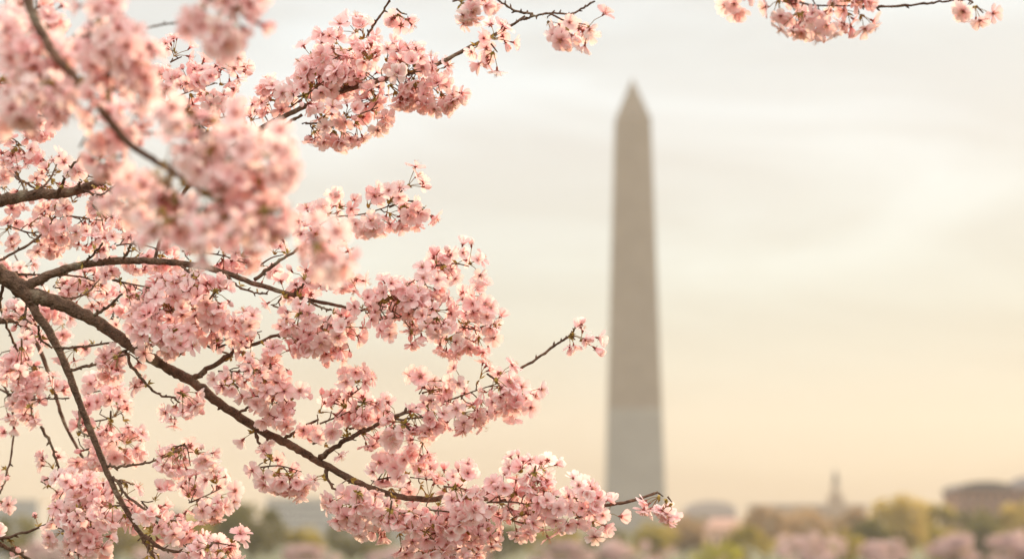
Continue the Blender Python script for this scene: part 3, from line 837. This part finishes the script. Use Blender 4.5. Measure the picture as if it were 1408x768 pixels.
# ---- bare twigs
for k, pts, d, r0, r1 in [
    ('stub', [(36, 270), (28, 248), (5, 210)], (4.12, 4.2), 2, 1.2), ('stub', [(80, 266), (95, 235), (114, 212)], (4.1, 4.0), 2.4, 1.4),
    ('stub', [(110, 258), (107, 244), (103, 230)], (4.1, 4.05), 1.6, 1.0), ('stub', [(115, 262), (138, 268), (160, 254)], (4.1, 4.0), 2.0, 1.0),
    ('stub', [(40, 268), (66, 250), (78, 226)], (4.1, 4.15), 1.8, 1.0),
    ('main', [(-20, 368), (0, 357), (45, 332), (70, 306), (86, 284)], (4.05, 4.15), 2.4, 1.4), ('main', [(-10, 374), (30, 377), (60, 378), (110, 380), (140, 390)], (4.05, 4.2), 2.2, 1.2),
    ('main', [(47, 398), (92, 410), (120, 402), (139, 381)], (4.0, 4.1), 2, 1.1), ('main', [(129, 434), (150, 420), (168, 404)], (3.98, 3.94), 2.6, 1.6),
    ('main', [(78, 477), (110, 477), (160, 470)], (3.98, 4.05), 2.0, 1.5), ('main', [(97, 508), (135, 500), (170, 482), (195, 478)], (3.98, 4.0), 2.2, 1.2),
    ('main', [(195, 482), (220, 468), (240, 456)], (3.98, 3.94), 2.4, 1.5), ('main', [(172, 482), (185, 508), (215, 540), (245, 547)], (4.0, 3.97), 2.4, 1.4),
    ('main', [(265, 521), (300, 498), (340, 477), (388, 458)], (4.0, 3.95), 4.2, 2.0), ('main', [(330, 566), (345, 558), (357, 548)], (3.98, 3.95), 2, 1.2),
    ('main', [(392, 602), (412, 590), (438, 576)], (4.0, 4.03), 2.6, 1.6), ('main', [(440, 628), (470, 608), (500, 593), (530, 578), (568, 563)], (4.0, 3.96), 4.0, 2.2),
    ('main', [(530, 578), (560, 575), (590, 572)], (3.97, 3.95), 2.0, 1.2), ('main', [(448, 645), (452, 662), (468, 680)], (4.0, 3.96), 2.4, 1.4),
    ('main', [(350, 590), (358, 612), (374, 633)], (4.0, 3.97), 2.2, 1.4), ('main', [(275, 470), (305, 483), (320, 488)], (4.05, 4.1), 1.6, 1.2),
    ('main', [(714, 508), (745, 488), (772, 468), (788, 460)], (3.98, 3.97), 2.0, 1.4), ('main', [(786, 461), (790, 452), (794, 446)], (3.97, 3.97), 1.6, 1.2),
    ('main', [(5, 392), (0, 420), (15, 460), (28, 490)], (4.05, 4.3), 2.6, 1.4),
    ('hanging', [(37, 420), (34, 436), (44, 445)], (4.0, 3.96), 1.8, 1.2), ('hanging', [(53, 448), (56, 466), (72, 478)], (4.0, 4.03), 1.8, 1.4),
    ('hanging', [(146, 640), (165, 641), (195, 637), (232, 626)], (3.97, 3.95), 2.2, 1.4), ('hanging', [(155, 655), (175, 682), (200, 700), (217, 718)], (3.97, 3.9), 2.4, 1.4),
    ('hanging', [(198, 736), (225, 754), (258, 760)], (3.96, 3.9), 3, 1.6), ('hanging', [(110, 562), (110, 590), (122, 599)], (3.98, 3.9), 1.8, 1.4), ('hanging', [(155, 658), (180, 664), (192, 668)], (3.97, 4.1), 1.8, 1.2),
    ('rear', [(-30, 470), (0, 520), (15, 555), (19, 600), (10, 650), (0, 678)], (4.45, 4.3), 2.0, 1.2), ('rear', [(56, 586), (72, 615), (82, 650), (88, 674)], (4.3, 4.3), 2.2, 1.4),
    ('rear', [(-10, 742), (30, 733), (68, 719)], (4.2, 4.2), 2.4, 1.4), ('rear', [(-20, 738), (10, 752), (40, 768), (60, 780)], (4.2, 4.2), 3, 2), ('rear', [(0, 535), (30, 550), (60, 548), (95, 547)], (4.3, 4.2), 1.8, 1.0),
    ('upper', [(350, 384), (385, 358), (425, 331)], (3.99, 3.97), 2.6, 1.7), ('upper', [(250, 366), (262, 376), (276, 386)], (3.98, 3.93), 2, 1), ('upper', [(170, 356), (178, 340), (186, 330)], (3.98, 3.94), 2.2, 1.4),
    ('upper', [(112, 364), (128, 350), (141, 334)], (3.99, 3.95), 2, 1.3), ('upper', [(310, 377), (325, 392), (350, 402), (368, 404)], (3.97, 3.94), 1.8, 1.2), ('upper', [(420, 412), (440, 422), (456, 426)], (3.96, 3.93), 2, 1.4),
    ('upper', [(405, 405), (415, 393), (424, 387)], (3.97, 3.93), 2, 1.4),
    ('slant', [(505, 50), (514, 34), (528, 14), (540, -10)], (4.0, 3.9), 1.8, 1.4), ('slant', [(716, 28), (735, 22), (758, 18), (785, 19), (800, 12), (818, 2)], (3.8, 3.7), 1.8, 1.2),
    ('slant', [(732, 19), (712, 16), (694, 6), (670, -12)], (3.8, 3.7), 1.8, 1.4), ('slant', [(355, 186), (385, 176), (415, 158)], (4.0, 3.95), 3, 2),
    ('front', [(72, 72), (95, 55), (120, 40)], (2.75, 2.85), 2.6, 1.6), ('front', [(60, 30), (80, 58), (92, 60)], (2.9, 3.0), 2, 1.4), ('front', [(128, 140), (170, 180), (240, 180)], (2.7, 2.75), 1.6, 1.0),
    ('overhead', [(1150, -40), (1180, 6), (1225, 9), (1270, 5), (1300, 2), (1330, 0), (1338, 4)], (3.6, 3.62), 2.0, 1.2), ('overhead', [(255, 30), (220, 35), (190, 42)], (3.0, 3.0), 1.6, 1.2),
    ('stub', [(0, 225), (25, 245), (50, 260)], (4.3, 4.15), 2, 1.4), ('stub', [(70, 135), (78, 150), (86, 168)], (4.0, 4.0), 2, 1.3),
]:
    twig(k, pts, d, r0, r1)

# ---- blossom masses
B = [
 # upper spray (slant)
 ('slant', [(345, 182), (385, 158), (420, 132), (450, 108)], (4.05, 4.0), 20, 1.0),
 ('slant', [(425, 148), (480, 122), (530, 106), (580, 98)], (4.0, 3.95), 32, 1.15),
 ('slant', [(440, 92), (480, 70), (505, 58)], (4.0, 4.05), 22, 1.0),
 ('slant', [(420, 170), (455, 168), (485, 160), (520, 148)], (3.97, 3.95), 12, 1.0),
 ('slant', [(560, 118), (595, 115), (615, 112)], (4.0, 4.0), 20, 1.0),
 ('slant', [(545, 12), (552, 18), (560, 20)], (3.9, 3.9), 2, 0.45),
 ('slant', [(655, 64), (660, 66)], (3.9, 3.9), 1, 0.3), ('slant', [(675, 60), (684, 72)], (3.85, 3.85), 3, 0.6),
 ('slant', [(755, 18), (780, 30), (806, 34)], (3.7, 3.7), 9, 1.0),
 ('slant', [(622, 2), (640, -2), (660, 0)], (3.7, 3.7), 8, 0.9),
 # overhead clusters
 ('overhead', [(1000, -8), (1015, 0)], (3.55, 3.55), 5, 1.2), ('overhead', [(1055, -14), (1075, -6)], (3.5, 3.5), 8, 1.2), ('overhead', [(1075, -8), (1110, 6), (1150, 8), (1185, 8)], (3.5, 3.55), 17, 1.25),
 ('overhead', [(750, -85), (820, -75), (890, -70)], (3.6, 3.6), 20, 1.0), ('overhead', [(1230, -85), (1300, -85), (1380, -90), (1480, -95)], (3.55, 3.5), 18, 1.0), ('overhead', [(420, -100), (520, -95), (600, -90)], (3.6, 3.6), 18, .8), ('overhead', [(1342, 8), (1352, 18)], (3.6, 3.6), 1, 0.6),
 ('overhead', [(262, -14), (290, -2), (325, 4)], (2.55, 2.5), 14, 1.3), ('overhead', [(300, 16), (322, 24)], (2.5, 2.5), 10, 1.2),
 # middle spray
 ('upper', [(425, 322), (455, 300), (500, 294), (545, 280)], (3.98, 3.96), 12, .95), ('upper', [(535, 285), (560, 276), (584, 286)], (3.96, 3.96), 6, 0.8), ('upper', [(550, 265), (556, 258)], (3.96, 3.96), 2, .6),
 ('upper', [(425, 350), (455, 355), (470, 380)], (3.98, 3.97), 18, 1.0), 
 ('upper', [(495, 428), (530, 412), (570, 385), (600, 372)], (3.98, 3.96), 24, 1.05), ('upper', [(520, 440), (560, 435), (600, 432)], (3.95, 3.95), 26, 1.15),
 ('upper', [(600, 365), (625, 362), (645, 366)], (3.96, 3.96), 6, .9), ('upper', [(600, 455), (635, 450), (660, 455)], (3.97, 4.0), 12, .9), ('upper', [(640, 430), (658, 420), (664, 412)], (3.98, 3.98), 4, .7), ('upper', [(660, 450), (678, 444), (688, 440)], (3.98, 3.98), 6, .8),
 ('upper', [(375, 420), (410, 432), (450, 445), (480, 450)], (3.97, 3.95), 20, 1.15), ('upper', [(400, 460), (440, 462), (470, 462)], (3.97, 3.97), 16, 1.0),
 # under and over the upper limb
 ('upper', [(155, 385), (205, 395), (250, 400), (300, 408)], (3.98, 3.95), 22, 1.0), ('upper', [(200, 420), (240, 428), (285, 420)], (3.97, 3.97), 22, .9), ('upper', [(75, 395), (110, 398), (140, 400)], (4.2, 4.2), 14, .7),
 ('upper', [(130, 345), (180, 335), (230, 345)], (4.05, 4.05), 14, .8), ('upper', [(250, 345), (300, 350), (340, 362)], (4.0, 4.0), 16, .8),
 ('upper', [(350, 370), (372, 355), (390, 350)], (4.1, 4.1), 8, .6),
 # main limb
 ('main', [(195, 470), (225, 458), (250, 470)], (3.96, 3.92), 16, .9), ('main', [(150, 488), (175, 485), (195, 500)], (4.02, 4.0), 12, .8), ('main', [(240, 548), (262, 565)], (3.97, 3.97), 12, .85),
 ('main', [(245, 490), (255, 480)], (3.93, 3.93), 10, .9),
 ('main', [(300, 478), (335, 462), (360, 455)], (3.97, 3.95), 18, .95), ('main', [(300, 510), (340, 510), (385, 505)], (3.97, 3.95), 20, 1.0), ('main', [(340, 540), (380, 540), (400, 560)], (3.96, 3.95), 22, 1.0), ('main', [(365, 580), (378, 570)], (3.95, 3.95), 8, .8),
 ('main', [(356, 642), (385, 640), (415, 648)], (3.95, 3.95), 13, 1.3),
 ('main', [(440, 582), (470, 570), (500, 555)], (4.0, 3.97), 16, 1.0), ('main', [(480, 545), (500, 530)], (3.97, 3.97), 12, .7), ('main', [(430, 610), (460, 600), (490, 605)], (4.03, 4.0), 10, .6), ('main', [(480, 590), (510, 580)], (4.0, 4.0), 14, .7),
 ('main', [(570, 560), (610, 552), (650, 538), (690, 525)], (3.97, 3.96), 20, 1.1), ('main', [(690, 535), (715, 540), (725, 545)], (3.97, 3.97), 12, .9), ('main', [(580, 540), (600, 535)], (3.97, 3.97), 14, .8), ('main', [(530, 590), (560, 585), (580, 600)], (3.97, 3.96), 14, .8),
 ('main', [(786, 462), (791, 467)], (3.97, 3.97), 0, .3, dict(nf=(4, 5), openness=(.0, .2, .7))),
 ('main', [(470, 670), (490, 690), (520, 705)], (3.97, 3.93), 18, 1.0), ('main', [(520, 700), (560, 715), (590, 730)], (3.94, 3.93), 22, 1.15), ('main', [(590, 730), (620, 740), (660, 745)], (3.94, 3.96), 20, 1.1),
 ('main', [(590, 700), (630, 705), (670, 715)], (3.92, 3.93), 22, 1.1), ('main', [(510, 660), (550, 655), (600, 660)], (4.04, 4.04), 18, .85), ('main', [(540, 625), (555, 640)], (4.03, 4.03), 12, .7), ('main', [(610, 668), (640, 672), (655, 680)], (3.96, 3.95), 18, 1.0),
 ('main', [(670, 690), (710, 690), (750, 700)], (3.95, 3.95), 22, 1.1), ('main', [(710, 660), (735, 650), (742, 640)], (3.97, 3.97), 8, .75), ('main', [(750, 680), (780, 685), (800, 690)], (3.95, 3.95), 16, 1.0), ('main', [(790, 712), (815, 706), (832, 712)], (3.96, 3.96), 10, .8),
 ('main', [(905, 677), (912, 682)], (3.97, 3.97), 1, .6, dict(nf=(4, 6), openness=(0, .1, .4))), ('main', [(918, 682), (924, 690)], (3.96, 3.96), 2, .8, dict(nf=(5, 7), openness=(0, .05, .3))),
 ('main', [(475, 685), (505, 700), (540, 712)], (3.92, 3.92), 14, .9), ('main', [(560, 740), (600, 750), (630, 755)], (3.93, 3.93), 12, .9), ('main', [(705, 715), (730, 722)], (3.95, 3.95), 10, .8),
 # hanging limb
 ('hanging', [(235, 618), (255, 612), (262, 640)], (3.95, 3.95), 14, .9), ('hanging', [(262, 690), (285, 680), (305, 670)], (4.2, 4.25), 14, 1.0), ('hanging', [(195, 690), (220, 712), (250, 715)], (3.93, 3.93), 18, .9),
 ('hanging', [(160, 690), (185, 700)], (3.98, 3.98), 12, .8), ('hanging', [(195, 745), (225, 755)], (3.93, 3.93), 14, .9), ('hanging', [(255, 748), (290, 745), (325, 750)], (3.9, 3.9), 14, .9), ('hanging', [(265, 765), (300, 770)], (3.9, 3.9), 12, .9),
 ('hanging', [(120, 580), (150, 575), (170, 565)], (4.3, 4.3), 20, 1.0), ('hanging', [(110, 620), (145, 610), (165, 600)], (4.25, 4.2), 18, .9),
 # rear left
 ('rear', [(15, 480), (40, 500), (60, 505)], (4.35, 4.3), 26, .95), ('rear', [(10, 540), (45, 555), (70, 545)], (4.3, 4.3), 20, .85), ('rear', [(120, 540), (150, 535)], (4.35, 4.35), 14, .7),
 ('rear', [(60, 660), (75, 655)], (4.3, 4.3), 14, .8), ('rear', [(75, 690), (110, 695), (140, 690)], (4.1, 4.05), 24, 1.0), ('rear', [(80, 725), (115, 730), (140, 720)], (4.05, 4.0), 18, 1.0), ('rear', [(95, 755), (120, 765)], (4.0, 4.0), 10, .9),
 ('rear', [(-14, 640), (-10, 670), (-12, 690)], (4.3, 4.3), 6, .8), ('rear', [(20, 410), (60, 430), (95, 440)], (4.4, 4.4), 14, .7), ('rear', [(150, 440), (180, 430)], (4.3, 4.3), 14, .6),
 # left, around the stub
 ('stub', [(10, 310), (45, 320), (75, 310)], (4.2, 4.15), 18, .85), ('stub', [(80, 295), (120, 300), (150, 305)], (4.15, 4.1), 20, .9), ('stub', [(100, 240), (130, 245), (160, 270)], (4.1, 4.1), 18, .85), ('stub', [(55, 245), (75, 240)], (4.2, 4.2), 12, .8),
 ('stub', [(0, 195), (15, 190), (30, 200)], (4.15, 4.15), 14, .9), ('stub', [(20, 350), (30, 370)], (4.5, 4.5), 12, .7), ('stub', [(-10, 250), (5, 260)], (4.2, 4.2), 10, .7),
 ('stub', [(30, 150), (60, 160), (85, 155)], (4.2, 4.2), 12, .8), ('stub', [(0, 60), (30, 80), (20, 130)], (4.1, 4.1), 24, .85),
 ('slant', [(215, 150), (250, 130), (295, 115)], (4.05, 4.0), 22, 1.0), ('slant', [(300, 95), (325, 92)], (4.0, 4.0), 8, .7), ('slant', [(235, 85), (250, 78)], (4.0, 4.0), 8, .6), ('slant', [(240, 180), (290, 165), (315, 160)], (4.05, 4.05), 18, .8), ('slant', [(190, 120), (215, 110)], (4.05, 4.05), 12, .8),
]
FRONT = [
 # near, out of focus
 ('front', [(0, 60), (40, 90), (75, 110)], (2.75, 2.7), 30, 1.0), ('front', [(110, 50), (150, 45), (180, 60)], (2.6, 2.6), 26, 1.3), ('front', [(20, 130), (80, 122), (140, 110)], (2.7, 2.65), 20, 1.1), ('front', [(150, 100), (180, 90)], (2.6, 2.6), 16, 1.2),
 ('front', [(115, 200), (150, 185), (170, 205)], (2.75, 2.75), 20, 1.1), ('front', [(262, 155), (275, 175), (295, 190)], (2.5, 2.5), 18, 1.2), ('front', [(240, 215), (230, 245), (225, 270)], (2.55, 2.5), 22, 1.2),
 ('front', [(265, 240), (310, 235), (350, 228), (372, 235)], (2.5, 2.5), 22, 1.2), ('front', [(240, 275), (290, 290), (335, 280), (365, 275)], (2.5, 2.5), 22, 1.3), ('front', [(300, 312), (330, 318)], (2.55, 2.55), 10, 1.1),
 ('front', [(450, 332), (453, 346)], (2.6, 2.6), 4, 1.3), ('front', [(365, 200), (385, 212)], (2.5, 2.5), 9, 1.0), ('front', [(10, 10), (40, 20), (75, 5)], (3.2, 3.2), 24, .9), ('front', [(195, 235), (205, 260)], (2.6, 2.6), 14, 1.1),
]
for k, pts, d, Rr, dn, *ex in B:
    bloom(k, pts, d, Rr, dn, **(ex[0] if ex else {}))
for k, pts, d, Rr, dn in FRONT:
    bloom(k, pts, d, Rr, dn, vis_twig=True)

# ---- leafy bud clusters on the bare spurs, where the flower stalks fan out
def buds(key, x, y, d, n=9, big=1.0):
    cnt[0] += 1
    rg = np.random.default_rng(cnt[0] * 3 + 1)
    p = np.array(P(x, y, d)); mb = MB()
    ax = rg.normal(size=3) * .5 + np.array([0, -.5, -.1]); ax /= np.linalg.norm(ax)
    tube(mb, [p - ax * .014, p - ax * .004, p + ax * .003], [.0016, .0021, .0012], 6, 0)
    for k in range(n):
        dd = ax + rg.normal(size=3) * .75; M = frame(dd, rg)
        l, w = rg.uniform(.007, .013) * big, rg.uniform(.0018, .0030) * big
        V = np.array([(0, 0, 0), (w, .0012, l * .45), (0, .0004, l), (-w, .0012, l * .45), (0, -.0008, l * .45)]) @ M.T + p
        mb.add(V, [(0, 1, 4), (1, 2, 4), (0, 4, 3), (4, 2, 3)], 1)
    for k in range(5):
        dd = ax + rg.normal(size=3) * .8 + np.array([0, 0, -.3]); dd /= np.linalg.norm(dd)
        l = rg.uniform(.014, .026); e = dd + np.array([0, 0, -.4]); e /= np.linalg.norm(e)
        q1 = p + dd * l * .55; q2 = q1 + e * l * .5
        tube(mb, [p, q1, q2], [.0007, .0006, .0007], 5, 2, cap=False)
        put = FLOWER_MATS[0]
        kind = ('bud', 'closed', 'half', 'half', 'open')[k]
        for V, q, A, mi in TPL[kind][rg.integers(len(TPL[kind]))]:
            A2 = A.copy(); A2[:, 1] = rg.uniform()
            mb.addq(V @ frame(e + rg.normal(size=3) * .2, np.random.default_rng(k + cnt[0])).T * .95 + q2, q, 3 + mi, A2)
    return mb.build('bud_cluster', [BARK, BRACT, STALK] + FLOWER_MATS, BR[key], attr=True)
for key, x, y, d in [('main', 240, 457, 3.90), ('main', 492, 676, 3.88), ('main', 556, 583, 3.92), ('main', 679, 520, 3.92), ('main', 499, 553, 3.92), ('main', 626, 672, 3.88), ('main', 537, 699, 3.87),
                     ('main', 162, 490, 3.96), ('main', 250, 541, 3.92), ('hanging', 152, 575, 4.18), ('rear', 107, 699, 3.97), ('hanging', 238, 622, 3.90), ('hanging', 287, 752, 3.85), ('main', 320, 526, 3.90),
                     ('main', 347, 512, 3.90), ('upper', 295, 402, 3.90), ('rear', 30, 476, 4.22), ('rear', 28, 511, 4.2), ('rear', 42, 559, 4.2), ('upper', 412, 431, 3.90), ('slant', 185, 112, 3.98),
                     ('stub', 135, 290, 4.0), ('slant', 417, 132, 3.93), ('front', 310, 322, 2.42), ('front', 235, 300, 2.44), ('front', 435, 335, 2.5), ('front', 367, 290, 2.42), ('main', 783, 462, 3.96),
                     ('hanging', 155, 695, 3.9), ('main', 735, 648, 3.93), ('main', 560, 705, 3.88), ('upper', 600, 438, 3.9), ('front', 65, 112, 2.6), ('front', 150, 130, 2.6)]:
    buds(key, x, y, d)
